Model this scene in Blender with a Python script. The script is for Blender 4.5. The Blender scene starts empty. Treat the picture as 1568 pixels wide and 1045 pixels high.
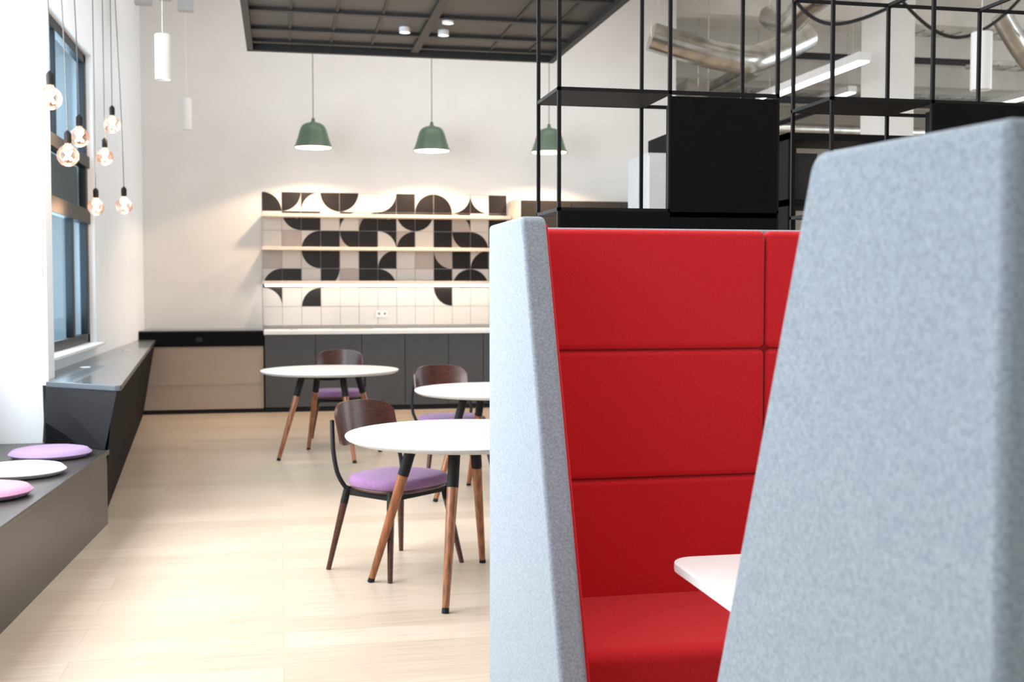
import bpy, bmesh, math, random
from mathutils import Vector, Matrix
random.seed(4)
scene = bpy.context.scene
COL = scene.collection

# ---------------------------------------------------------------- materials
def nodes_of(m):
    m.use_nodes = True
    nt = m.node_tree
    return nt, nt.nodes, nt.links

def setin(b, name, v):
    if name in b.inputs:
        b.inputs[name].default_value = v

def pm(name, col, rough=0.5, metal=0.0, noise=0.0, nscale=20.0, bump=0.0, bscale=80.0,
       emis=None, estr=0.0, coat=0.0, sheen=0.0, stretch=None, spec=None):
    m = bpy.data.materials.new(name)
    nt, N, L = nodes_of(m)
    b = N["Principled BSDF"]
    c = (col[0], col[1], col[2], 1)
    b.inputs["Base Color"].default_value = c
    b.inputs["Roughness"].default_value = rough
    b.inputs["Metallic"].default_value = metal
    setin(b, "Coat Weight", coat)
    setin(b, "Sheen Weight", sheen)
    if spec is not None: setin(b, "Specular IOR Level", spec)
    tc = N.new("ShaderNodeTexCoord")
    mp = N.new("ShaderNodeMapping")
    L.new(tc.outputs["Object"], mp.inputs["Vector"])
    if stretch: mp.inputs["Scale"].default_value = stretch
    if noise > 0:
        n = N.new("ShaderNodeTexNoise"); n.inputs["Scale"].default_value = nscale
        n.inputs["Detail"].default_value = 4
        L.new(mp.outputs[0], n.inputs["Vector"])
        r = N.new("ShaderNodeValToRGB")
        r.color_ramp.elements[0].position = 0.35; r.color_ramp.elements[1].position = 0.65
        lo = tuple(max(0, x*(1-noise)) for x in col)+(1,)
        hi = tuple(min(1, x*(1+noise)) for x in col)+(1,)
        r.color_ramp.elements[0].color = lo; r.color_ramp.elements[1].color = hi
        L.new(n.outputs["Fac"], r.inputs[0]); L.new(r.outputs[0], b.inputs["Base Color"])
    if bump > 0:
        n2 = N.new("ShaderNodeTexNoise"); n2.inputs["Scale"].default_value = bscale
        n2.inputs["Detail"].default_value = 3
        L.new(mp.outputs[0], n2.inputs["Vector"])
        bp = N.new("ShaderNodeBump"); bp.inputs["Strength"].default_value = bump
        bp.inputs["Distance"].default_value = 0.003
        L.new(n2.outputs["Fac"], bp.inputs["Height"]); L.new(bp.outputs[0], b.inputs["Normal"])
    if emis:
        b.inputs["Emission Color"].default_value = (*emis, 1)
        b.inputs["Emission Strength"].default_value = estr
    return m

def floor_mat():
    m = bpy.data.materials.new("oak_plank_floor")
    nt, N, L = nodes_of(m); b = N["Principled BSDF"]
    tc = N.new("ShaderNodeTexCoord")
    br = N.new("ShaderNodeTexBrick")
    br.offset = 0.37
    br.inputs["Scale"].default_value = 1.0
    br.inputs["Brick Width"].default_value = 2.2
    br.inputs["Row Height"].default_value = 0.22
    br.inputs["Mortar Size"].default_value = 0.0015
    br.inputs["Color1"].default_value = (0.565, 0.465, 0.365, 1)
    br.inputs["Color2"].default_value = (0.665, 0.565, 0.46, 1)
    br.inputs["Mortar"].default_value = (0.46, 0.365, 0.28, 1)
    L.new(tc.outputs["Object"], br.inputs["Vector"])
    mp = N.new("ShaderNodeMapping"); mp.inputs["Scale"].default_value = (0.9, 22, 1)
    L.new(tc.outputs["Object"], mp.inputs["Vector"])
    n = N.new("ShaderNodeTexNoise"); n.inputs["Scale"].default_value = 3; n.inputs["Detail"].default_value = 7
    L.new(mp.outputs[0], n.inputs["Vector"])
    r = N.new("ShaderNodeValToRGB")
    r.color_ramp.elements[0].position = .35; r.color_ramp.elements[0].color = (.86, .835, .80, 1)
    r.color_ramp.elements[1].position = .62; r.color_ramp.elements[1].color = (1, 1, 1, 1)
    L.new(n.outputs["Fac"], r.inputs[0])
    mx = N.new("ShaderNodeMixRGB"); mx.blend_type = 'MULTIPLY'; mx.inputs[0].default_value = 1.0
    L.new(br.outputs["Color"], mx.inputs[1]); L.new(r.outputs[0], mx.inputs[2])
    L.new(mx.outputs[0], b.inputs["Base Color"])
    b.inputs["Roughness"].default_value = 0.30
    return m

def felt_mat(name, c1, c2, c3, scale=170, bump=.25):
    m = bpy.data.materials.new(name)
    nt, N, L = nodes_of(m); b = N["Principled BSDF"]
    tc = N.new("ShaderNodeTexCoord")
    n = N.new("ShaderNodeTexNoise"); n.inputs["Scale"].default_value = scale
    n.inputs["Detail"].default_value = 3; n.inputs["Roughness"].default_value = 0.65
    L.new(tc.outputs["Object"], n.inputs["Vector"])
    r = N.new("ShaderNodeValToRGB")
    e = r.color_ramp.elements
    e[0].position = 0.34; e[0].color = (*c1, 1)
    e[1].position = 0.66; e[1].color = (*c3, 1)
    k = e.new(0.5); k.color = (*c2, 1)
    L.new(n.outputs["Fac"], r.inputs[0]); L.new(r.outputs[0], b.inputs["Base Color"])
    b.inputs["Roughness"].default_value = 0.95
    setin(b, "Sheen Weight", 0.15)
    setin(b, "Specular IOR Level", 0.15)
    bp = N.new("ShaderNodeBump"); bp.inputs["Strength"].default_value = bump
    bp.inputs["Distance"].default_value = 0.0015
    L.new(n.outputs["Fac"], bp.inputs["Height"]); L.new(bp.outputs[0], b.inputs["Normal"])
    return m

def glass_mat(name, tint=(0.75, 0.85, 0.9), gl=0.12, emis=None, es=0):
    m = bpy.data.materials.new(name)
    nt, N, L = nodes_of(m); N.remove(N["Principled BSDF"])
    out = N["Material Output"]
    t = N.new("ShaderNodeBsdfTransparent"); t.inputs[0].default_value = (*tint, 1)
    g = N.new("ShaderNodeBsdfGlossy"); g.inputs["Roughness"].default_value = 0.03
    fr = N.new("ShaderNodeFresnel"); fr.inputs[0].default_value = 1.45
    ad = N.new("ShaderNodeMath"); ad.operation = 'MULTIPLY_ADD'
    ad.inputs[1].default_value = gl; ad.inputs[2].default_value = 0.02
    L.new(fr.outputs[0], ad.inputs[0])
    mx = N.new("ShaderNodeMixShader")
    L.new(ad.outputs[0], mx.inputs[0]); L.new(t.outputs[0], mx.inputs[1]); L.new(g.outputs[0], mx.inputs[2])
    last = mx
    if emis:
        em = N.new("ShaderNodeEmission"); em.inputs[0].default_value = (*emis, 1); em.inputs[1].default_value = es
        a = N.new("ShaderNodeAddShader"); L.new(mx.outputs[0], a.inputs[0]); L.new(em.outputs[0], a.inputs[1]); last = a
    L.new(last.outputs[0], out.inputs[0])
    return m

M_wall = pm("white_plaster", (0.765, 0.755, 0.74), 0.9, noise=0.015, nscale=3, bump=0.05, bscale=60)
M_wallL = pm("white_plaster_pier", (0.82, 0.86, 0.90), 0.9, noise=0.01, nscale=3)  # left walls: cool daylight painted into the plaster as a bluer, brighter white
M_ceil = pm("ceiling_paint", (0.58, 0.555, 0.51), 0.9, noise=0.08, nscale=2)
M_floor = floor_mat()
M_felt = felt_mat("grey_heather_felt", (0.25, 0.295, 0.345), (0.315, 0.368, 0.423), (0.385, 0.445, 0.50), 165, .12)
M_red = felt_mat("red_wool", (0.62, 0.020, 0.028), (0.68, 0.027, 0.036), (0.74, 0.036, 0.045), 240, .12)
M_redseam = pm("red_piping", (0.26, 0.006, 0.010), 0.9, noise=0.1, nscale=90)
M_blackm = pm("black_powder_steel", (0.008, 0.008, 0.009), 0.6, noise=0.1, nscale=60, spec=.25)
M_blackp = pm("black_panel", (0.004, 0.004, 0.005), 0.6, noise=0.1, nscale=30, spec=.12)
M_white = pm("white_laminate", (0.92, 0.93, 0.93), 0.3, noise=0.01, nscale=10)
M_edge = pm("table_edge_band", (0.55, 0.55, 0.54), 0.5, noise=0.02, nscale=30)
M_oak = pm("leg_wood_orange", (0.26, 0.092, 0.032), 0.35, noise=0.35, nscale=10, stretch=(6, 6, 0.6), coat=0.3)
M_walnut = pm("walnut", (0.068, 0.021, 0.013), 0.35, noise=0.3, nscale=10, stretch=(3, 3, 12), coat=0.1)
M_purple = felt_mat("purple_wool", (0.20, 0.095, 0.225), (0.26, 0.14, 0.285), (0.32, 0.19, 0.34), 220)
M_pink = felt_mat("pink_wool", (0.40, 0.19, 0.31), (0.46, 0.24, 0.37), (0.52, 0.30, 0.42), 220)
M_lilac = felt_mat("lilac_wool", (0.27, 0.18, 0.34), (0.32, 0.225, 0.39), (0.38, 0.28, 0.45), 220)
M_cream = felt_mat("cream_wool", (0.56, 0.55, 0.52), (0.64, 0.62, 0.59), (0.70, 0.69, 0.66), 220)
M_cab = pm("grey_cabinet", (0.070, 0.074, 0.080), 0.5, noise=0.05, nscale=8)
M_gap = pm("dark_gap", (0.015, 0.015, 0.015), 0.8, noise=0.1, nscale=8)
M_shelfw = pm("pale_oak_shelf", (0.70, 0.63, 0.55), 0.5, noise=0.08, nscale=10, stretch=(1, 8, 8))
M_tileW = pm("white_tile", (0.73, 0.715, 0.695), 0.25, noise=0.015, nscale=4)
M_tileM = pm("mauve_grey_tile", (0.52, 0.475, 0.45), 0.25, noise=0.03, nscale=4)
M_tileB = pm("black_tile_glaze", (0.014, 0.011, 0.011), 0.35, noise=0.1, nscale=10)
M_grout = pm("grout", (0.42, 0.40, 0.38), 0.9, noise=0.05, nscale=30)
M_ledge = pm("anthracite_laminate", (0.085, 0.106, 0.122), 0.25, noise=0.06, nscale=6, coat=.4)
M_bench = pm("bench_metal_grey", (0.042, 0.038, 0.035), 0.30, metal=0.1, noise=0.08, nscale=5)
M_benchd = pm("bench_end_charcoal", (0.014, 0.015, 0.017), 0.4, noise=0.08, nscale=5)
M_dark = pm("shadow_grey", (0.006, 0.006, 0.007), 0.7, noise=0.1, nscale=8, spec=.08)  # near-black of the low unit's band; also paints shade on the ledge body
M_beige = pm("beige_panel", (0.46, 0.375, 0.30), 0.6, noise=0.02, nscale=3)
M_frame = pm("window_frame_anthracite", (0.008, 0.013, 0.018), 0.45, noise=0.08, nscale=20, spec=.3)
M_brownsash = pm("window_sash_brown", (0.022, 0.010, 0.009), 0.6, noise=0.1, nscale=20, spec=.2)
M_glass = glass_mat("window_glass", (0.78, 0.9, 0.97), 0.16)
M_green = pm("sage_green_enamel", (0.095, 0.155, 0.105), 0.38, noise=0.03, nscale=10)
M_lampin = pm("lamp_inner_glow", (0.9, 0.85, 0.75), 0.6, emis=(1.0, 0.88, 0.68), estr=4.5, noise=0.01)
M_cord = pm("cord_grey", (0.12, 0.12, 0.125), 0.7, noise=0.1, nscale=50)
M_fil = pm("filament", (1, 0.7, 0.4), 0.5, emis=(1.0, 0.70, 0.45), estr=80, noise=0.01)
M_bulb = glass_mat("bulb_glass", (0.93, 0.80, 0.72), 0.6, emis=(1.0, 0.55, 0.36), es=0.14)
M_led = pm("led_strip", (1, 1, 1), 0.5, emis=(1.0, 0.92, 0.80), estr=8, noise=0.01)
M_tube = pm("linear_light_diffuser", (1, 1, 1), 0.5, emis=(1.0, 0.98, 0.95), estr=4, noise=0.01)
M_raft = pm("raft_charcoal", (0.062, 0.062, 0.059), 0.5, noise=0.2, nscale=1.2)
M_raftbar = pm("raft_bar", (0.020, 0.020, 0.019), 0.5, noise=0.1, nscale=8)
M_silver = pm("galvanised_duct", (0.50, 0.49, 0.46), 0.24, metal=0.95, noise=0.18, nscale=6, bump=0.15, bscale=20)
M_plastic = pm("white_enamel", (0.80, 0.80, 0.80), 0.35, noise=0.01, nscale=10)
M_concrete = pm("far_wall_warm", (0.40, 0.355, 0.30), 0.9, noise=0.12, nscale=1)
M_facade = pm("facade_dark", (0.008, 0.014, 0.022), 0.8, noise=0.35, nscale=.8)
M_facade2 = pm("facade_blue_grey", (0.05, 0.13, 0.20), 0.8, noise=0.5, nscale=.8)
M_leaf = pm("foliage", (0.07, 0.17, 0.05), 0.8, noise=0.5, nscale=8)
M_greyloc = pm("locker_grey", (0.43, 0.44, 0.45), 0.5, noise=0.03, nscale=10)
M_taupe = pm("taupe_cabinet", (0.040, 0.036, 0.032), 0.6, noise=0.06, nscale=6, spec=.2)
M_sign = pm("exit_sign_green", (0.10, 0.30, 0.19), 0.5, noise=0.05)

# ---------------------------------------------------------------- helpers
def link(o, parent=None):
    COL.objects.link(o)
    if parent: o.parent = parent
    return o

def grp(name, loc=(0, 0, 0), rz=0.0):
    e = bpy.data.objects.new(name, None)
    e.empty_display_size = 0.1
    e.location = loc
    e.rotation_euler = (0, 0, rz)
    COL.objects.link(e)
    return e

def mk(name, verts, faces, mat, parent=None, smooth=False, bevel=0.0, seg=3, mats=None, fm=None):
    me = bpy.data.meshes.new(name)
    me.from_pydata([tuple(v) for v in verts], [], [tuple(f) for f in faces])
    bm = bmesh.new(); bm.from_mesh(me)
    if not fm: bmesh.ops.recalc_face_normals(bm, faces=bm.faces)
    bm.to_mesh(me); bm.free()
    if mats:
        for x in mats: me.materials.append(x)
        for p, i in zip(me.polygons, fm): p.material_index = i
    else:
        me.materials.append(mat)
    if smooth or bevel > 0:
        for p in me.polygons: p.use_smooth = True
    o = bpy.data.objects.new(name, me)
    link(o, parent)
    if bevel > 0:
        b = o.modifiers.new("bevel", 'BEVEL'); b.width = bevel; b.segments = seg
        b.limit_method = 'ANGLE'; b.angle_limit = math.radians(30)
        b.harden_normals = False
        w = o.modifiers.new("wn", 'WEIGHTED_NORMAL'); w.keep_sharp = True
    return o

BF = [(0, 3, 2, 1), (4, 5, 6, 7), (0, 1, 5, 4), (1, 2, 6, 5), (2, 3, 7, 6), (3, 0, 4, 7)]
def box(name, x0, x1, y0, y1, z0, z1, mat, parent=None, bevel=0.0, seg=3):
    v = [(x0, y0, z0), (x1, y0, z0), (x1, y1, z0), (x0, y1, z0), (x0, y0, z1), (x1, y0, z1), (x1, y1, z1), (x0, y1, z1)]
    return mk(name, v, BF, mat, parent, bevel=bevel, seg=seg)

def boxes(name, lst, mat, parent=None, bevel=0.0):
    V = []; F = []
    for (x0, x1, y0, y1, z0, z1) in lst:
        k = len(V)
        V += [(x0, y0, z0), (x1, y0, z0), (x1, y1, z0), (x0, y1, z0), (x0, y0, z1), (x1, y0, z1), (x1, y1, z1), (x0, y1, z1)]
        F += [tuple(i+k for i in f) for f in BF]
    return mk(name, V, F, mat, parent, bevel=bevel, seg=2)

def lathe(name, prof, mat, parent=None, loc=(0, 0, 0), seg=48, smooth=True, close=True):
    V = []; F = []
    n = len(prof)
    for i in range(seg):
        a = 2*math.pi*i/seg
        for (r, z) in prof:
            V.append((loc[0]+r*math.cos(a), loc[1]+r*math.sin(a), loc[2]+z))
    for i in range(seg):
        j = (i+1) % seg
        for k in range(n-1):
            F.append((i*n+k, j*n+k, j*n+k+1, i*n+k+1))
    me_o = mk(name, V, F, mat, parent, smooth=smooth)
    bm = bmesh.new(); bm.from_mesh(me_o.data)
    bmesh.ops.remove_doubles(bm, verts=bm.verts, dist=1e-5)
    bmesh.ops.recalc_face_normals(bm, faces=bm.faces)
    bm.to_mesh(me_o.data); bm.free()
    m = me_o.modifiers.new("es", 'EDGE_SPLIT'); m.split_angle = math.radians(40)
    return me_o

def rod(name, p0, p1, r0, r1, mat, parent=None, seg=20):
    p0 = Vector(p0); p1 = Vector(p1)
    d = (p1-p0).normalized()
    q = d.to_track_quat('Z', 'Y').to_matrix()
    V = []; F = []
    for p, r in ((p0, r0), (p1, r1)):
        for i in range(seg):
            a = 2*math.pi*i/seg
            V.append(p + q @ Vector((r*math.cos(a), r*math.sin(a), 0)))
    for i in range(seg):
        j = (i+1) % seg
        F.append((i, j, seg+j, seg+i))
    F.append(tuple(range(seg))[::-1]); F.append(tuple(range(seg, 2*seg)))
    o = mk(name, V, F, mat, parent, smooth=True)
    m = o.modifiers.new("es", 'EDGE_SPLIT'); m.split_angle = math.radians(40)
    return o

def tube(name, pts, r, mat, parent=None, smooth=True):
    cu = bpy.data.curves.new(name, 'CURVE'); cu.dimensions = '3D'
    sp = cu.splines.new('NURBS' if smooth and len(pts) > 2 else 'POLY')
    sp.points.add(len(pts)-1)
    for i, p in enumerate(pts): sp.points[i].co = (*p, 1)
    if sp.type == 'NURBS':
        sp.order_u = 3; sp.use_endpoint_u = True
    cu.bevel_depth = r; cu.bevel_resolution = 4; cu.resolution_u = 10
    cu.use_fill_caps = True
    cu.materials.append(mat)
    o = bpy.data.objects.new(name, cu)
    return link(o, parent)

def prism(name, poly, x0, x1, mat, parent=None, bevel=0.0, axis='X', seg=3):
    n = len(poly)
    V = []
    for x in (x0, x1):
        for (a, b) in poly:
            V.append((x, a, b) if axis == 'X' else (a, b, x))
    F = [tuple(range(n)), tuple(range(n, 2*n))[::-1]]
    for i in range(n):
        j = (i+1) % n
        F.append((i, i+n, j+n, j))
    return mk(name, V, F, mat, parent, bevel=bevel, seg=seg)

def roundrect(x0, x1, y0, y1, r, n=8):
    P = []
    for cx, cy, a0 in ((x1-r, y1-r, 0), (x0+r, y1-r, 90), (x0+r, y0+r, 180), (x1-r, y0+r, 270)):
        for i in range(n+1):
            a = math.radians(a0+90*i/n)
            P.append((cx+r*math.cos(a), cy+r*math.sin(a)))
    return P

# ---------------------------------------------------------------- room shell
CE = 5.4
box("floor", -2.6, 17, -3.5, 22.2, -0.1, 0.0, M_floor)
box("ceiling", -2.6, 17, -3.5, 22.2, CE, CE+0.15, M_ceil)
box("wall_back", -2.6, 5.0, 14.1, 14.35, 0, CE, M_wall)
box("wall_far", 5.0, 17, 22.0, 22.2, 0, CE, M_concrete)
box("wall_return", 4.8, 5.0, 14.35, 22.2, 0, CE, M_wall)
box("wall_behind", -2.2, 17, -3.7, -3.5, 0, CE, M_wall)
boxes("wall_left", [(-1.95, -1.58, 7.95, 10.5, 0, 0.95), (-1.95, -1.58, 7.95, 10.5, 3.45, CE),
                    (-1.95, -1.58, 10.5, 14.1, 0, CE)], M_wallL)
box("wall_left_pier", -2.3, -1.46, 7.74, 7.95, 0, CE, M_wallL)
boxes("wall_left_near", [(-2.2, -1.95, -3.5, 7.74, 0, 1.0), (-2.2, -1.95, -3.5, 7.74, 3.7, CE),
                         (-2.2, -1.95, 3.0, 3.5, 1.0, 3.7), (-2.2, -1.95, 7.3, 7.74, 1.0, 3.7)], M_wallL)

w = grp("window_1", (-1.66, 9.22, 0.95))
def wb(n, y0, y1, z0, z1, m, d0=-0.03, d1=0.03):
    return box(n, d0, d1, y0-9.22, y1-9.22, z0-0.95, z1-0.95, m, w, bevel=0.004, seg=2)
wb("frame_near", 7.95, 8.03, 0.95, 3.45, M_frame)
wb("frame_far", 10.40, 10.5, 0.95, 3.45, M_frame)
wb("frame_top", 7.95, 10.5, 3.37, 3.45, M_frame)
wb("frame_bottom", 7.95, 10.5, 0.97, 1.05, M_frame)
wb("transom_lower", 7.95, 10.5, 2.00, 2.12, M_frame, -0.03, 0.05)
wb("transom_upper", 7.95, 10.5, 2.48, 2.58, M_frame, -0.03, 0.05)
wb("mullion_lower", 9.70, 9.78, 1.05, 2.05, M_frame)
wb("sash_rail", 8.03, 10.42, 2.12, 2.48, M_brownsash, -0.10, -0.04)
wb("glazing_bar", 9.1, 9.13, 2.57, 3.37, M_frame)
box("glass", -0.004, 0.004, 8.0-9.22, 10.45-9.22, 0.05, 2.45, M_glass, w)
box("trim_sill", -1.635, -1.50, 7.97, 10.5, 0.951, 0.975, M_white, bevel=0.004)
for k, (a, b) in enumerate(((-3.4, 3.0), (3.5, 7.3))):
    g = grp("window_%d" % (k+2), (-2.08, (a+b)/2, 1.0))
    h = (b-a)/2
    boxes("frame", [(-.03, .03, -h, h, 0, .07), (-.03, .03, -h, h, 2.63, 2.7), (-.03, .03, -h, -h+.07, 0, 2.7),
                    (-.03, .03, h-.07, h, 0, 2.7), (-.03, .03, -.035, .035, 0, 2.7), (-.03, .03, -h, h, 1.3, 1.36)], M_frame, g)

box("wall_neighbour_upper", -5.6, -5.0, 9, 60, 3.3, 12, M_facade)
box("wall_neighbour_lower", -5.6, -5.02, 9, 60, -0.3, 3.3, M_facade2)
L = []
for i in range(14): L.append((-5.02, -4.96, 10+i*3.4, 10.25+i*3.4, -.3, 3.3))
boxes("trim_neighbour_pilasters", L, M_frame)
hd = grp("hedge", (-3.7, 20, -.3))
bm = bmesh.new()
for i in range(34):
    m = Matrix.Translation((random.uniform(-.3, .3), random.uniform(-4, 4), random.uniform(0.2, 1.9)))
    bmesh.ops.create_icosphere(bm, subdivisions=2, radius=random.uniform(.3, .5), matrix=m)
for v in bm.verts: v.co += Vector([random.uniform(-.06, .06) for _ in range(3)])
me = bpy.data.meshes.new("foliage"); bm.to_mesh(me); bm.free(); me.materials.append(M_leaf)
link(bpy.data.objects.new("foliage", me), hd)
box("ground_outside", -9, -2.6, -6, 60, -0.4, -0.3, M_concrete)

# ---------------------------------------------------------------- kitchen back run
kc = grp("kitchen_counter", (0, 13.5, 0))
X0, X1 = -0.184, 2.79
box("carcass", X0, X1, 0.02, 0.57, 0.08, 0.905, M_gap, kc)
box("plinth", X0, X1, 0.05, 0.55, 0.0, 0.08, M_gap, kc)
fr = []
edges = [X0, 0.395, 0.93, 1.44, 1.96, 2.38, X1]
for a, b in zip(edges[:-1], edges[1:]):
    fr.append((a+.003, b-.003, 0.0, 0.02, 0.06, 0.90))
boxes("door_fronts", fr, M_cab, kc, bevel=0.002)
box("worktop", X0-.01, X1, -0.02, 0.575, 0.905, 0.95, M_white, kc, bevel=0.004)
boxes("drainer_plates", [(0.1, .2, .2, .3, .95, .954), (0.6, 1.1, 0.2, 0.45, 0.95, 0.955), (1.3, 1.5, .2, .3, .95, .954)], M_greyloc, kc, bevel=0.002)

P = 0.23
TX, TZ, TY = -0.207, 0.99, 14.1
rows = ["adBcd.D#baDC#", ".c#.Bb#cd#A.#", "..b#c#Ab.#ca#", "..c#.#b..C#b.", "b#.d.#a..#ba.", "A.b......c...", "............."]
V = []; F = []; FM = []
def quad_poly(pts, y, mi):
    k = len(V)
    V.extend([(x, y, z) for x, z in pts]); F.append(tuple(range(k, k+len(pts)))); FM.append(mi)
quad_poly([(TX, 0.952), (TX+13*P, 0.952), (TX+13*P, TZ+7*P), (TX, TZ+7*P)], TY-0.006, 2)
g = 0.0030
for ri, row in enumerate(rows):
    z0 = TZ+(6-ri)*P
    for ci, ch in enumerate(row):
        x0 = TX+ci*P
        mm = 3 if (ri in (1, 2, 3, 4) and random.random() < .3) else 0
        quad_poly([(x0+g, z0+g), (x0+P-g, z0+g), (x0+P-g, z0+P-g), (x0+g, z0+P-g)], TY-0.010, mm)
        s = P-2*g
        cs = {'a': (0, 0, 0), 'b': (1, 0, 90), 'c': (1, 1, 180), 'd': (0, 1, 270)}
        def T(u, v): return (x0+g+u*s, z0+g+v*s)
        if ch == '#':
            quad_poly([T(0, 0), T(1, 0), T(1, 1), T(0, 1)], TY-0.0115, 1)
        elif ch.lower() in cs:
            cx, cy, a0 = cs[ch.lower()]
            arc = [(cx+math.cos(math.radians(a0+90*i/14)), cy+math.sin(math.radians(a0+90*i/14))) for i in range(15)]
            if ch.islower():
                quad_poly([T(cx, cy)]+[T(*p) for p in arc], TY-0.0115, 1)
            else:
                ox, oy = 1-cx, 1-cy
                for i in range(14):
                    quad_poly([T(ox, oy), T(*arc[i+1]), T(*arc[i])], TY-0.0115, 1)
o = mk("backsplash_tiles", V, F, None, mats=[M_tileW, M_tileB, M_grout, M_tileM], fm=FM)

for z in (2.31, 1.915, 1.51):
    s = grp("wall_shelf", (TX, 14.08, z))
    box("board", 0, 13*P, -0.26, 0.0, -0.020, 0.020, M_shelfw, s, bevel=0.003)
    boxes("brackets", [(0.4+i*1.1, 0.415+i*1.1, -0.2, 0.0, -0.026, -0.020) for i in range(3)], M_plastic, s)
    if z < 1.6:
        box("led_strip", 0.03, 13*P-.03, -0.22, -0.19, -0.045, -0.020, M_led, s)
op = grp("power_socket", (1.22, 14.085, 1.13))
box("plate", -.075, .075, -.012, 0, -.045, .045, M_plastic, op, bevel=0.003)
boxes("pins", [(-.045+i*.07, -.025+i*.07, -.014, -.01, -.01, .01) for i in range(2)], M_gap, op)

tc_ = grp("tall_cabinet", (2.84, 13.5, 0))
box("carcass", 0, 1.9, 0.02, 0.58, 0.0, 2.5, M_taupe, tc_)
boxes("doors", [(0.005+i*.63, .625+i*.63, 0, 0.02, .08, 2.48) for i in range(3)], M_taupe, tc_, bevel=0.002)
box("end_panel", -0.04, 0.0, -0.0, 0.58, 0, 2.52, M_shelfw, tc_)

lu = grp("low_wall_unit", (0, 13.5, 0))
box("beige_panel", -1.57, -0.2, 0.03, 0.59, 0.05, 0.775, M_beige, lu)
box("beige_seam", -1.57, -0.2, 0.024, 0.03, 0.335, 0.342, M_grout, lu)
box("dark_band", -1.57, -0.2, 0.0, 0.59, 0.775, 0.945, M_dark, lu, bevel=0.003)
box("cap", -1.57, -0.2, -0.005, 0.59, 0.945, 0.958, M_ledge, lu, bevel=0.002)
box("kick", -1.57, -0.2, 0.06, 0.5, 0.0, 0.05, M_gap, lu)
boxes("sockets", [(-.95, -.88, -.004, 0, .83, .88)], M_gap, lu)

# ---------------------------------------------------------------- window ledge + bench
wl_ = grp("window_ledge", (0, 0, 0))
prism("top", [(-0.95, 7.25), (-0.955, 7.21), (-0.985, 7.205), (-1.45, 7.60), (-1.45, 7.96), (-1.575, 7.96), (-1.575, 13.49), (-1.39, 13.49)][::-1], 0.825, 0.86, M_ledge, wl_, axis='Z', bevel=0.006)
Vb = [(-1.00, 7.26, .825), (-1.40, 13.49, .825), (-1.575, 13.49, .825), (-1.575, 7.98, .825), (-1.47, 7.66, .825),
      (-1.09, 7.36, 0), (-1.54, 13.49, 0), (-1.575, 13.49, 0), (-1.575, 7.98, 0), (-1.47, 7.70, 0)]
mk("front_body", Vb, [(0, 1, 2, 3, 4), (5, 9, 8, 7, 6), (0, 5, 6, 1), (1, 6, 7, 2), (2, 7, 8, 3), (3, 8, 9, 4), (4, 9, 5, 0)], M_dark, wl_)  # shade below the ledge is put into this body's near-black colour
Vp = [(-1.06, 7.30, .46), (-1.50, 7.73, .46), (-0.972, 7.215, .83), (-1.45, 7.60, .83),
      (-1.08, 7.34, .46), (-1.50, 7.74, .46), (-0.992, 7.25, .83), (-1.45, 7.66, .83)]
mk("end_panel", Vp, [(0, 1, 3, 2), (4, 6, 7, 5), (0, 2, 6, 4), (1, 5, 7, 3), (2, 3, 7, 6), (0, 4, 5, 1)], M_benchd, wl_)
for i, y in enumerate((8.9, 11.2)):
    lathe("cable_grommet_%d" % i, [(0, .004), (.035, .004), (.04, .001), (.04, 0)], M_plastic, wl_, (-1.42, y, .86), 24)

bn = grp("window_bench", (0, 0, 0))
prism("seat_slab", [(-1.94, 1.0), (-1.345, 1.0), (-1.035, 7.31), (-1.47, 7.72), (-1.94, 7.72)], 0.43, 0.457, M_bench, bn, axis='Z', bevel=0.004)
prism("front_body", [(-1.94, 1.02), (-1.36, 1.02), (-1.05, 7.31), (-1.47, 7.70), (-1.94, 7.70)], 0.0, 0.43, M_bench, bn, axis='Z')

cp = [(0, 0), (.17, 0), (.205, .006), (.225, .022), (.225, .03), (.21, .046), (.17, .054), (0, .058)]
for nm, (x, y), m in (("round_cushion", (-1.33, 7.07), M_lilac), ("round_cushion", (-1.36, 6.42), M_cream), ("round_cushion", (-1.40, 5.78), M_pink)):
    g_ = grp(nm, (x, y, .457))
    lathe("pad", cp, m, g_, seg=56)
    lathe("piping", [(.226+.004*math.cos(t*math.pi/4), .026+.004*math.sin(t*math.pi/4)) for t in range(9)], m, g_, seg=56)

ls = grp("light_switch", (-1.50, 7.738, 1.50))
boxes("plates", [(-.02, .02, -.008, 0, 0, .08), (-.02, .02, -.008, 0, .12, .20), (-.02, .02, -.008, 0, .26, .3)], M_greyloc, ls, bevel=0.002)

# ---------------------------------------------------------------- tables
def round_table(loc, rot, R=0.575):
    g_ = grp("round_table", (*loc, 0), 0)
    lathe("top", [(0, .722), (R-.03, .722), (R-.006, .734), (R, .742), (R, .746), (R-.002, .748), (0, .748)], M_white, g_, seg=96)
    lathe("edge", [(R-.028, .7205), (R-.004, .733), (R+.0006, .741), (R+.0006, .743)], M_edge, g_, seg=96)
    lathe("hub", [(0, .66), (.10, .66), (.11, .67), (.11, .72), (0, .72)], M_blackm, g_, seg=32)
    for k in range(4):
        a = math.radians(rot+90*k)
        c, s = math.cos(a), math.sin(a)
        top = Vector((.25*c, .25*s, .722)); foot = Vector((.475*c, .475*s, 0.0))
        def at(t): return top.lerp(foot, t)
        rod("leg_cap_%d" % (k+1), at(0), at(.26), .028, .0275, M_blackm, g_)
        rod("leg_%d" % (k+1), at(.26), at(.97), .0265, .0165, M_oak, g_)
        rod("foot_%d" % (k+1), at(.97), at(1.0), .0165, .0175, M_blackm, g_)
        rod("stretcher_%d" % (k+1), (.05*c, .05*s, .69), (.26*c, .26*s, .69), .014, .014, M_blackm, g_)
    return g_
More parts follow.
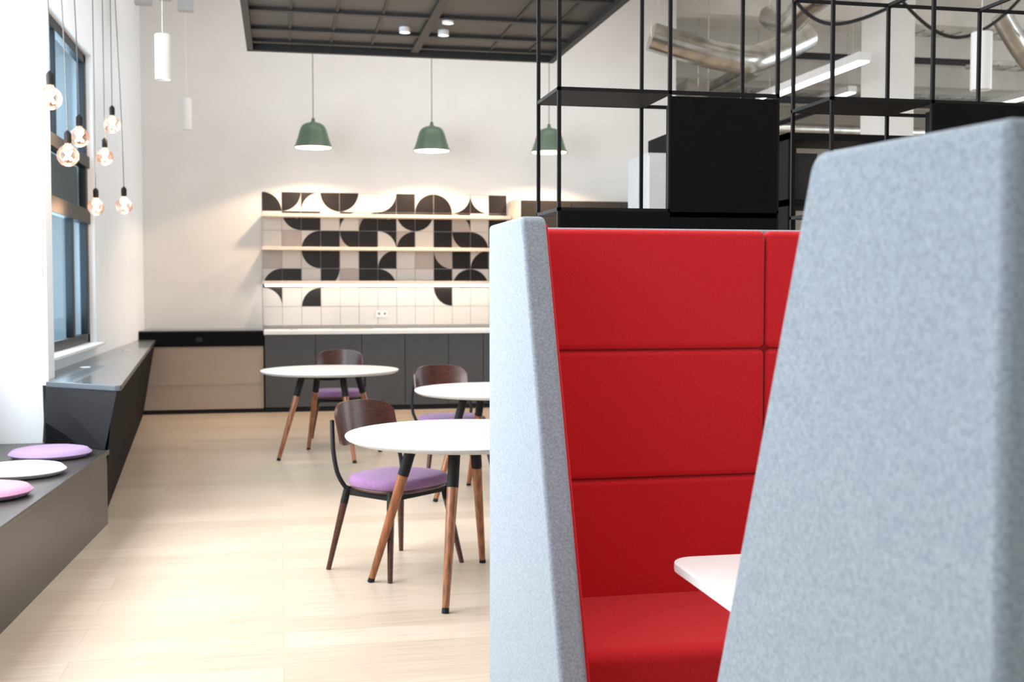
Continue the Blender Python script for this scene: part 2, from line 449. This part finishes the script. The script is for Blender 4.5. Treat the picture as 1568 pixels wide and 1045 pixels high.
round_table((.869, 5.435), 160)
round_table((1.47, 7.763), 196)
round_table((.411, 9.894), 202, 0.585)

def chair(loc, rot):
    g_ = grp("dining_chair", (*loc, 0), math.radians(rot))
    def sup(sc, z, n=40, e=2.9):
        out = []
        for i in range(n):
            a = 2*math.pi*i/n
            c, s = math.cos(a), math.sin(a)
            x = .245*sc*math.copysign(abs(c)**(2/e), c); y = .225*sc*math.copysign(abs(s)**(2/e), s)
            x *= (1-.10*(y/.22)) if y > 0 else 1.0
            out.append((x, y-0.01, z))
        return out
    def loft(name, levels, mat):
        V = []; F = []; n = 40
        for sc, z in levels: V += sup(sc, z)
        for k in range(len(levels)-1):
            for i in range(n):
                j = (i+1) % n
                F.append((k*n+i, k*n+j, (k+1)*n+j, (k+1)*n+i))
        F.append(tuple(range(n))[::-1]); F.append(tuple(range((len(levels)-1)*n, len(levels)*n)))
        return mk(name, V, F, mat, g_, smooth=True)
    loft("seat", [(.93, .435), (.99, .44), (1.0, .455), (1.0, .468), (.97, .482), (.88, .489), (.6, .492)], M_purple)
    loft("seat_shell", [(.90, .418), (.96, .424), (.97, .436)], M_walnut)
    boxes("frame", [(-.19, .19, -.17, -.145, .385, .42), (-.19, .19, .145, .17, .385, .42),
                    (-.20, -.175, -.16, .16, .385, .42), (.175, .20, -.16, .16, .385, .42)], M_blackm, g_, bevel=.004)
    k = 0
    for sx in (-1, 1):
        for (ty, fy) in ((-.15, -.215), (.155, .225)):
            k += 1
            top = Vector((sx*.195, ty, .43)); foot = Vector((sx*.27, fy, 0))
            rod("leg_cap_%d" % k, top, top.lerp(foot, .2), .019, .020, M_blackm, g_)
            rod("leg_%d" % k, top.lerp(foot, .2), foot, .0195, .0125, M_walnut, g_)
        tube("back_post_%d" % k, [(sx*.20, .15, .41), (sx*.238, .18, .47), (sx*.24, .21, .58), (sx*.228, .232, .66), (sx*.195, .27, .76)], .0115, M_blackm, g_)
    V = []; F = []; nu, nv = 24, 10
    for side in (0, 1):
        for i in range(nu+1):
            u = -1+2*i/nu
            for j in range(nv+1):
                v = -1+2*j/nv
                half = .112*(1-abs(u)**5*.42)
                ang = u*.78
                rr = .30+(.0 if side == 0 else .014)
                x = rr*math.sin(ang)
                y = .285-.30+rr*math.cos(ang)+0.03*v*0.6
                z = .738+half*v - .012*u*u
                V.append((x, y, z))
    def id_(s, i, j): return s*(nu+1)*(nv+1)+i*(nv+1)+j
    for i in range(nu):
        for j in range(nv):
            F.append((id_(0, i, j), id_(0, i+1, j), id_(0, i+1, j+1), id_(0, i, j+1)))
            F.append((id_(1, i, j), id_(1, i, j+1), id_(1, i+1, j+1), id_(1, i+1, j)))
        F.append((id_(0, i, 0), id_(1, i, 0), id_(1, i+1, 0), id_(0, i+1, 0)))
        F.append((id_(0, i, nv), id_(0, i+1, nv), id_(1, i+1, nv), id_(1, i, nv)))
    for j in range(nv):
        F.append((id_(0, 0, j), id_(0, 0, j+1), id_(1, 0, j+1), id_(1, 0, j)))
        F.append((id_(0, nu, j), id_(1, nu, j), id_(1, nu, j+1), id_(0, nu, j+1)))
    o = mk("backrest", V, F, M_walnut, g_, smooth=True)
    m = o.modifiers.new("es", 'EDGE_SPLIT'); m.split_angle = math.radians(50)
    return g_
chair((.580, 5.895), 40.5)
chair((1.25, 8.50), 12)
chair((.53, 10.85), -6)

# ---------------------------------------------------------------- booths
def booth(x0, x1, yb, d, zt, dtop, seam, th=.072, zback=None):
    g_ = grp("high_back_booth_sofa", ((x0+x1)/2, yb, 0))
    cx = (x0+x1)/2
    sl = .383
    zback = zback or zt
    dep = lambda z: dtop+(zt-z)*sl
    def Y(v): return d*v
    r = .035
    poly = [(Y(0), .06), (Y(0), zback)]
    ang1 = math.degrees(math.atan2(sl, 1))
    cyy = dtop-r*1.25; czz = zt-r
    for i in range(7):
        a = math.radians(90+(ang1-90)*i/6)
        poly.append((Y(cyy+r*math.cos(a)), czz+r*math.sin(a)))
    poly.append((Y(dep(.06)), .06))
    for nm, a, b in (("wing_left", x0, x0+th), ("wing_right", x1-th, x1)):
        prism(nm, poly, a-cx, b-cx, M_felt, g_, bevel=.014, seg=4)
    bt = .075
    ya, yb2 = sorted((Y(.0005), Y(bt)))
    box("back_shell", x0+.01-cx, x1-.01-cx, ya, yb2, .06, zback-.008, M_felt, g_, bevel=.012)
    lin = [(Y(bt), .40), (Y(bt), zt-.03), (Y(dep(zt)-.05), zt-.02), (Y(dep(.40)-.03), .40)]
    prism("lining_left", lin, x0+th-cx-.001, x0+th+.012-cx, M_red, g_, bevel=.004)
    prism("lining_right", lin, x1-th-.012-cx, x1-th+.001-cx, M_red, g_, bevel=.004)
    xs = [x0+th+.002, seam, x1-th-.002]
    zs = [.43, .834, 1.25, zback-.012]
    for i in range(2):
        for j in range(3):
            ya, y2 = sorted((Y(bt), Y(bt+.05)))
            box("back_pad_%d_%d" % (i+1, j+1), xs[i]+.002-cx, xs[i+1]-.002-cx, ya, y2, zs[j]+.002, zs[j+1]-.002, M_red, g_, bevel=.020, seg=5)
    ya, y2 = sorted((Y(bt), Y(bt+.036)))
    box("back_seam_filler", xs[0]-cx, xs[2]-cx, ya, y2, .44, zt-.05, M_redseam, g_)
    ya, y2 = sorted((Y(bt+.02), Y(bt+.60)))
    for i in range(2):
        box("seat_cushion_%d" % (i+1), xs[i]+.002-cx, xs[i+1]-.002-cx, ya, y2, .30, .455, M_red, g_, bevel=.04, seg=6)
    ya, y2 = sorted((Y(bt+.02), Y(bt+.57)))
    box("seat_base", xs[0]-cx, xs[2]-cx, ya, y2, .08, .31, M_felt, g_, bevel=.01)
    for i, xx in enumerate((x0+.036, x1-.036)):
        for j, yy in enumerate((.06, dep(.06)-.08)):
            rod("foot_%d%d" % (i, j), (xx-cx, Y(yy), 0), (xx-cx, Y(yy), .062), .018, .022, M_blackm, g_)
    return g_
booth(.66, 2.46, 3.64, -1, 1.65, .525, 1.563)
booth(.70, 2.50, 1.01, +1, 1.630, .445, 1.60, zback=1.618)

bt = grp("booth_table", (1.6, 2.46, 0))
P_ = roundrect(.99-1.6, 2.24-1.6, 2.10-2.46, 2.84-2.46, .07)
prism("top", P_, .715, .74, M_white, bt, axis='Z', bevel=.004)
rod("column", (0, 0, .02), (0, 0, .716), .035, .035, M_blackm, bt)
lathe("base", [(0, 0), (.25, 0), (.25, .012), (.04, .025), (0, .025)], M_blackm, bt, seg=48)

# ---------------------------------------------------------------- black grid shelving
def grid_unit(xs, panels, shelves, zt=2.66):
    g_ = grp("grid_shelving_unit", (xs[0], 4.2, 0))
    t = .0068; L = []
    yn, yf = 0.0, .35
    for x in xs:
        for y in (yn, yf):
            L.append((x-xs[0]-t, x-xs[0]+t, y-t, y+t, 0, zt))
    for z in (.3, .80, 1.27, 1.745, 2.195, zt):
        for y in (yn, yf):
            L.append((-t, xs[-1]-xs[0]+t, y-t, y+t, z-t, z+t))
        for x in xs:
            L.append((x-xs[0]-t, x-xs[0]+t, yn, yf, z-t, z+t))
    boxes("frame", L, M_blackm, g_)
    for k, (i, z) in enumerate(shelves):
        box("shelf_%d" % k, xs[i]-xs[0]+t, xs[i+1]-xs[0]-t, yn+t, yf-t, z-.006, z+.006, M_blackm, g_)
    for k, (i, z0, z1) in enumerate(panels):
        box("panel_%d" % k, xs[i]-xs[0]+.001, xs[i+1]-xs[0]-.001, yn-.009, yn+.008, z0, z1, M_blackp, g_)
        box("box_%d" % k, xs[i]-xs[0]+t, xs[i+1]-xs[0]-t, yn+.01, yn+.06, z0+.02, z1-.03, M_blackp, g_)
grid_unit([1.03, 1.465, 1.905], [(1, 1.72, 2.18), (0, .8, 1.74), (1, .8, 1.74)], [(0, 2.195), (0, 1.745), (1, 1.745), (0, 1.27), (1, 1.27)])
grid_unit([2.135, 2.57, 3.005, 3.44], [(1, 1.75, 2.19), (2, 1.75, 2.19)], [(0, 2.195), (0, 1.745), (1, 1.745), (2, 2.195), (2, 1.745)])

st = grp("open_storage_rack", (2.95, 6.3, 0))
L = []
for x in (0, .7, 1.4, 2.1, 2.8): L.append((x-.02, x+.02, 0, .4, 0, 2.36))
for z in (.1, .6, 1.1, 1.55, 1.95, 2.34): L.append((-.02, 2.82, 0, .4, z-.02, z+.02))
boxes("carcass", L, M_blackp, st)
L = []
for i in range(4):
    for z in (.12, .62, 1.12, 1.57, 1.97):
        x = i*.7+.05
        while x < i*.7+.58:
            wdt = random.uniform(.04, .16)
            if random.random() < .6: L.append((x, min(x+wdt-.006, i*.7+.66), .06, .34, z, z+random.uniform(.12, .28)))
            x += wdt
boxes("files_and_boxes", L, M_gap, st)
lk = grp("tall_locker", (2.60, 7.9, 0))
box("body", 0, .16, 0.02, .5, 0, 2.42, M_greyloc, lk, bevel=.005)
box("door", .004, .156, 0, .02, .05, 2.4, M_greyloc, lk, bevel=.003)
box("handle", .13, .14, -.015, 0, 1.1, 1.3, M_blackm, lk)
dc = grp("dark_cupboard", (2.79, 8.0, 0))
box("body", 0, 1.0, 0.02, .5, 0, 2.58, M_blackp, dc, bevel=.005)
boxes("doors", [(.004, .496, 0, .02, .05, 2.56), (.504, .996, 0, .02, .05, 2.56)], M_blackp, dc, bevel=.003)

# ---------------------------------------------------------------- pendants
sh = [(.0, .300), (.028, .300), (.032, .290), (.055, .285), (.088, .276), (.118, .258), (.140, .228), (.157, .18), (.176, .11), (.204, .03), (.222, 0.0),
      (.217, 0.0), (.199, .028), (.170, .11), (.150, .18), (.132, .222), (.10, .25), (.0, .265)]
for (x, z) in ((.383, 3.04), (1.74, 3.035), (3.14, 3.05)):
    g_ = grp("dome_pendant_lamp", (x, 13.3, z))
    lathe("shade", sh, M_green, g_, seg=64)
    lathe("knob", [(0, .335), (.018, .335), (.02, .30), (0, .30)], M_green, g_, seg=24)
    lathe("diffuser", [(0, .004), (.19, .004), (.205, .002), (.2, .02), (0, .03)], M_lampin, g_, seg=48)
    rod("cord", (0, 0, .31), (0, 0, CE-z), .0045, .0045, M_cord, g_, 8)
    lathe("ceiling_rose", [(0, 0), (.05, 0), (.05, -.03), (0, -.035)], M_plastic, g_, (0, 0, CE-z), 24)
    ld = bpy.data.lights.new("lamp_light", 'SPOT'); ld.energy = 85; ld.color = (1, .68, .44)
    ld.spot_size = math.radians(142); ld.spot_blend = .2; ld.shadow_soft_size = .08
    lo = bpy.data.objects.new("lamp_light", ld); lo.location = (0, 0, -.03); link(lo, g_)

for (x, y, z, L_) in ((-.857, 9.10, 3.025, .335), (-1.003, 13.26, 3.20, .345)):
    g_ = grp("cylinder_pendant_lamp", (x, y, z))
    lathe("body", [(0, .01), (.048, .01), (.052, 0), (.057, 0), (.057, L_), (.05, L_+.006), (0, L_+.006)], M_plastic, g_, seg=40)
    rod("cord", (0, 0, L_), (0, 0, CE-z), .003, .003, M_plastic, g_, 8)
    lathe("rose", [(0, 0), (.05, 0), (.05, -.03), (0, -.035)], M_plastic, g_, (0, 0, CE-z), 24)

bulbs = [(-1.24, 6.78, 2.50, -.06), (-1.289, 8.01, 2.44, -.10), (-1.24, 7.29, 2.24, -.12), (-1.275, 9.44, 2.72, 0), (-1.335, 9.45, 2.47, 0),
         (-1.41, 9.47, 2.08, 0), (-1.194, 9.42, 2.09, -.1)]
for (x, y, z, dx) in bulbs:
    g_ = grp("globe_bulb_pendant", (x, y, z))
    R = .064
    pr = [(R*math.sin(math.radians(t)), -R*math.cos(math.radians(t))) for t in range(0, 156, 8)]
    pr += [(.018, .068), (.016, .078)]
    lathe("globe", pr, M_bulb, g_, seg=32)
    lathe("socket", [(0, .074), (.019, .074), (.021, .09), (.021, .13), (.014, .142), (.006, .15), (0, .15)], M_blackm, g_, seg=24)
    pts = []
    for k in range(9):
        pts.append((.026*math.cos(k*2.3), .026*math.sin(k*2.3), -.025+.055*(k % 2)))
    tube("filament", pts, .0030, M_fil, g_, smooth=False)
    rod("stem", (0, 0, .074), (0, 0, .03), .005, .003, M_plastic, g_, 10)
    tube("cord", [(0, 0, .145), (dx*.05, 0, .6), (dx*.4, 0, 1.5), (dx, 0, CE-z)], .0036, M_cord, g_)
    ld = bpy.data.lights.new("glow", 'POINT'); ld.energy = 2.0; ld.color = (1, .72, .45); ld.shadow_soft_size = .05
    lo = bpy.data.objects.new("glow", ld); lo.location = (0, 0, -.075); link(lo, g_)

# ---------------------------------------------------------------- ceiling raft
rf = grp("ceiling_raft", (-.303, 7.6, 3.8))
W, D = 3.13, 4.19
boxes("edge_beams", [(0, W, D-.06, D, 0, .12), (0, W, 0, .06, 0, .12), (0, .06, 0, D, 0, .12), (W-.06, W, 0, D, 0, .12)], M_raftbar, rf, bevel=.003)
box("mesh_plate", .05, W-.05, .05, D-.05, .07, .09, M_raft, rf)
L = [(.06, W-.06, y, y+.07, .04, .07) for y in (.9, 1.75, 2.6, 3.35, 3.9)]
L += [(x, x+.025, .06, D-.06, .055, .07) for x in (.4, .8, 1.2, 2.4, 2.8)]
L += [(1.62, 1.70, .06, D-.06, .03, .07)]
boxes("ribs", L, M_raftbar, rf)
for i, (x, y) in enumerate(((1.46, 3.15), (1.83, 3.2), (1.80, 2.7), (1.3, 1.5))):
    lathe("downlight_%d" % i, [(0, 0.03), (.045, 0.03), (.052, .02), (.052, .07), (0, .07)], M_plastic, rf, (x, y, .0), 24)
    lathe("downlight_lens_%d" % i, [(0, .027), (.036, .027), (.036, .03)], M_tube, rf, (x, y, -.001), 24)
for x in (.1, W-.1):
    for y in (.2, D-.2):
        rod("hanger", (x, y, .12), (x, y, CE-3.8), .004, .004, M_silver, rf, 8)

# ---------------------------------------------------------------- exposed services
def duct(name, pts, r, mat=None):
    mat = mat or M_silver
    g_ = grp(name, pts[0])
    p0 = Vector(pts[0])
    tube("pipe", [tuple(Vector(p)-p0) for p in pts], r, mat, g_)
    for k in (0, -1):
        p = Vector(pts[k])-p0
        rod("hanger_%d" % (k+1), p, (p.x, p.y, CE-p0.z), .006, .006, M_silver, g_, 8)
    return g_
duct("ventilation_duct", [(5.35, 12.0, 4.45), (5.2, 11.2, 4.15), (5.0, 10.4, 4.2), (5.2, 9.6, 4.35), (5.6, 9.4, 4.6)], .13)
duct("ventilation_duct", [(4.3, 13.0, 4.40), (5.3, 12.9, 4.1), (5.9, 13.2, 4.3), (6.5, 13.5, 4.6)], .17)
duct("ventilation_duct", [(5.6, 14.9, 4.2), (5.9, 17, 4.3), (6.2, 21, 4.3)], .16)
duct("ventilation_duct", [(7.4, 10.0, 4.75), (10.5, 10.2, 4.75), (15, 10.4, 4.75)], .13)
duct("ventilation_duct", [(6.6, 15.2, 4.55), (6.7, 18, 4.55), (6.8, 21, 4.5)], .13)
duct("service_pipe", [(4.4, 11.5, 4.85), (9, 11.6, 4.85), (15, 11.7, 4.85)], .05)
duct("service_pipe", [(5.5, 8.9, 4.0), (8.5, 9.0, 4.0), (13, 9.0, 4.0)], .025, M_gap)
duct("service_pipe", [(5.4, 14.0, 3.9), (9.5, 14.1, 3.9), (15, 14.1, 3.9)], .05, M_gap)
duct("service_pipe", [(5.3, 15.3, 4.75), (9.5, 15.3, 4.75), (15, 15.3, 4.75)], .05, M_gap)
duct("service_pipe", [(7.6, 14.5, 4.0), (7.65, 18, 4.0), (7.7, 21, 4.0)], .04, M_gap)
duct("service_pipe", [(7.3, 17.2, 4.0), (10, 17.3, 4.0), (15, 17.3, 4.0)], .09)
duct("flexible_duct", [(8.2, 12.0, 4.6), (8.6, 12.1, 4.1), (9.1, 12.3, 4.0), (9.6, 12.3, 4.5)], .12)
duct("flexible_duct", [(10.2, 12.2, 4.6), (10.4, 12.3, 4.0), (11.0, 12.4, 3.95), (11.5, 12.4, 4.5)], .12)
duct("cable_bundle", [(4.6, 10.2, 4.5), (4.9, 10.3, 3.95), (5.6, 10.2, 4.0), (6.4, 10.3, 4.5)], .018, M_gap)
duct("cable_bundle", [(6.3, 11.0, 4.5), (6.8, 11.1, 4.05), (7.4, 11.0, 4.15), (7.9, 11.2, 4.6)], .018, M_gap)
for i, (x0, x1, y, z) in enumerate(((7.5, 9.6, 12.9, 4.6), (8.8, 14, 13.3, 4.3), (7.4, 14, 18.5, 4.8))):
    ct = grp("cable_tray", (x0, y, z))
    boxes("tray", [(0, x1-x0, 0, .01, 0, .06), (0, x1-x0, .3, .31, 0, .06)]+[(k*.25, k*.25+.03, 0, .31, 0, .01) for k in range(int((x1-x0)/.25))], M_silver, ct)
    for xx in (.1, x1-x0-.1): rod("hanger", (xx, .15, .0), (xx, .15, CE-z), .005, .005, M_silver, ct, 8)
for i, (x, y, z, ln) in enumerate(((5.9, 12.2, 3.78, 2.6), (8.5, 11.0, 4.3, 1.6), (8.2, 16.2, 4.3, 1.4), (11.0, 15.9, 4.3, 1.4))):
    g_ = grp("linear_pendant_light", (x, y, z))
    box("housing", -.07, .07, -ln/2, ln/2, .0, .09, M_plastic, g_, bevel=.004)
    box("diffuser", -.06, .06, -ln/2+.02, ln/2-.02, -.012, 0, M_tube, g_)
    for s in (-1, 1): rod("hanger", (0, s*ln/2*.8, .09), (0, s*ln/2*.8, CE-z), .003, .003, M_silver, g_, 8)
ac = grp("air_conditioning_unit", (7.6, 9.4, 3.75))
box("casing", 0, 1.3, 0, .7, 0, .32, M_plastic, ac, bevel=.02)
boxes("louvres", [(.1, 1.2, -.01, 0, .05+k*.05, .07+k*.05) for k in range(5)], M_greyloc, ac)
for (x, y) in ((.1, .1), (1.2, .1), (.1, .6), (1.2, .6)): rod("hanger", (x, y, .32), (x, y, CE-3.75), .006, .006, M_silver, ac, 8)
cl = grp("structural_column", (7.0, 12.4, 0))
box("shaft", -.22, .22, -.22, .22, 0, CE, M_wall, cl, bevel=.01)
box("column_base", -.24, .24, -.24, .24, 0, .1, M_wall, cl)
for i, (x, y, z) in enumerate(((9.0, 8.5, 3.15), (6.1, 9.2, 3.2), (10.2, 10.8, 3.2))):
    g_ = grp("cylinder_pendant_lamp", (x, y, z))
    lathe("body", [(0, .01), (.08, .01), (.085, 0), (.09, 0), (.09, .5), (.08, .506), (0, .506)], M_plastic, g_, seg=40)
    rod("cord", (0, 0, .5), (0, 0, CE-z), .004, .004, M_plastic, g_, 8)
xs_ = grp("exit_sign", (4.42, 13.2, 4.25))
box("panel", 0, .22, -.01, .01, 0, .11, M_sign, xs_, bevel=.004)
box("casing", -.01, .23, -.02, .02, .11, .14, M_plastic, xs_, bevel=.004)
for x in (.03, .19): rod("hanger", (x, 0, .14), (x, 0, CE-4.25), .003, .003, M_silver, xs_, 8)
bb = []
for y in (10, 12.2, 14.4, 16.6, 18.8, 21): bb.append((5.0, 17, y, y+.25, CE-.35, CE))
boxes("ceiling_beams", bb, M_ceil)
vg = grp("extract_vent_grille", (-.72, 10.4, 4.20))
box("casing", 0, .34, 0, .5, 0, .12, M_plastic, vg, bevel=.01)
boxes("slats", [(.03, .31, .04+k*.05, .06+k*.05, -.008, 0) for k in range(9)], M_greyloc, vg)
for x in (.05, .29): rod("hanger", (x, .25, .12), (x, .25, CE-4.20), .005, .005, M_silver, vg, 8)
ctr = grp("cable_junction_box", (-1.35, 11.6, 4.18))
boxes("boxes", [(0, .16, 0, .12, 0, .2), (.22, .34, .0, .1, .05, .2), (.40, .55, 0, .1, -.05, .12), (.0, .6, .02, .08, .2, .23)], M_greyloc, ctr, bevel=.006)
for x in (.05, .5): rod("hanger", (x, .05, .2), (x, .05, CE-4.18), .006, .006, M_silver, ctr, 8)

# ---------------------------------------------------------------- lights
wd = bpy.data.worlds.new("World"); scene.world = wd
wd.use_nodes = True
N = wd.node_tree.nodes; Lk = wd.node_tree.links
bg = N["Background"]; bg.inputs[0].default_value = (0.84, 0.93, 1.0, 1); bg.inputs[1].default_value = 0.95

def area(name, loc, rot, sx, sy, e, col=(1, 1, 1)):
    ld = bpy.data.lights.new(name, 'AREA'); ld.shape = 'RECTANGLE'; ld.size = sx; ld.size_y = sy
    ld.energy = e; ld.color = col
    o = bpy.data.objects.new(name, ld); o.location = loc; o.rotation_euler = rot
    link(o); return o
R90 = math.radians(90)
area("window_daylight", (-2.15, 5.4, 2.35), (0, -R90, 0), 2.6, 3.7, 300, (.92, .96, 1))
area("window_daylight", (-2.15, 0.5, 2.35), (0, -R90, 0), 2.6, 4.8, 44, (.90, .95, 1))
area("window_daylight", (-1.75, 9.2, 2.3), (0, -R90, 0), 2.2, 2.3, 110, (.92, .96, 1))
area("window_daylight", (16.5, 8.0, 2.8), (0, R90, 0), 4.0, 14, 560, (.88, .94, 1))  # added light from assumed windows out of view, brightens the left pier
area("ceiling_light_panel", (1.5, 6.0, 5.3), (0, 0, 0), 4, 8, 250, (1, .985, .965))  # these overhead area lights are added fill, not modelled fixtures
area("ceiling_light_panel", (9.5, 11, 5.3), (0, 0, 0), 8, 10, 70, (1, .96, .90))
area("ceiling_light_panel", (2.0, 12.2, 5.3), (0, 0, 0), 5, 1.5, 50, (1, .97, .94))

# ---------------------------------------------------------------- camera
cd = bpy.data.cameras.new("camera"); cam = bpy.data.objects.new("camera", cd)
cam.location = (0, 0, 1.45)
cam.rotation_euler = (math.radians(90-2.68), 0, math.radians(-11.44))
cd.sensor_width = 36; cd.lens = 40.2
cd.dof.use_dof = True; cd.dof.focus_distance = 3.7; cd.dof.aperture_fstop = 5.0
cd.clip_start = 0.05
COL.objects.link(cam)
scene.camera = cam
scene.view_settings.view_transform = 'Standard'
scene.view_settings.look = 'None'
scene.view_settings.exposure = 0.25
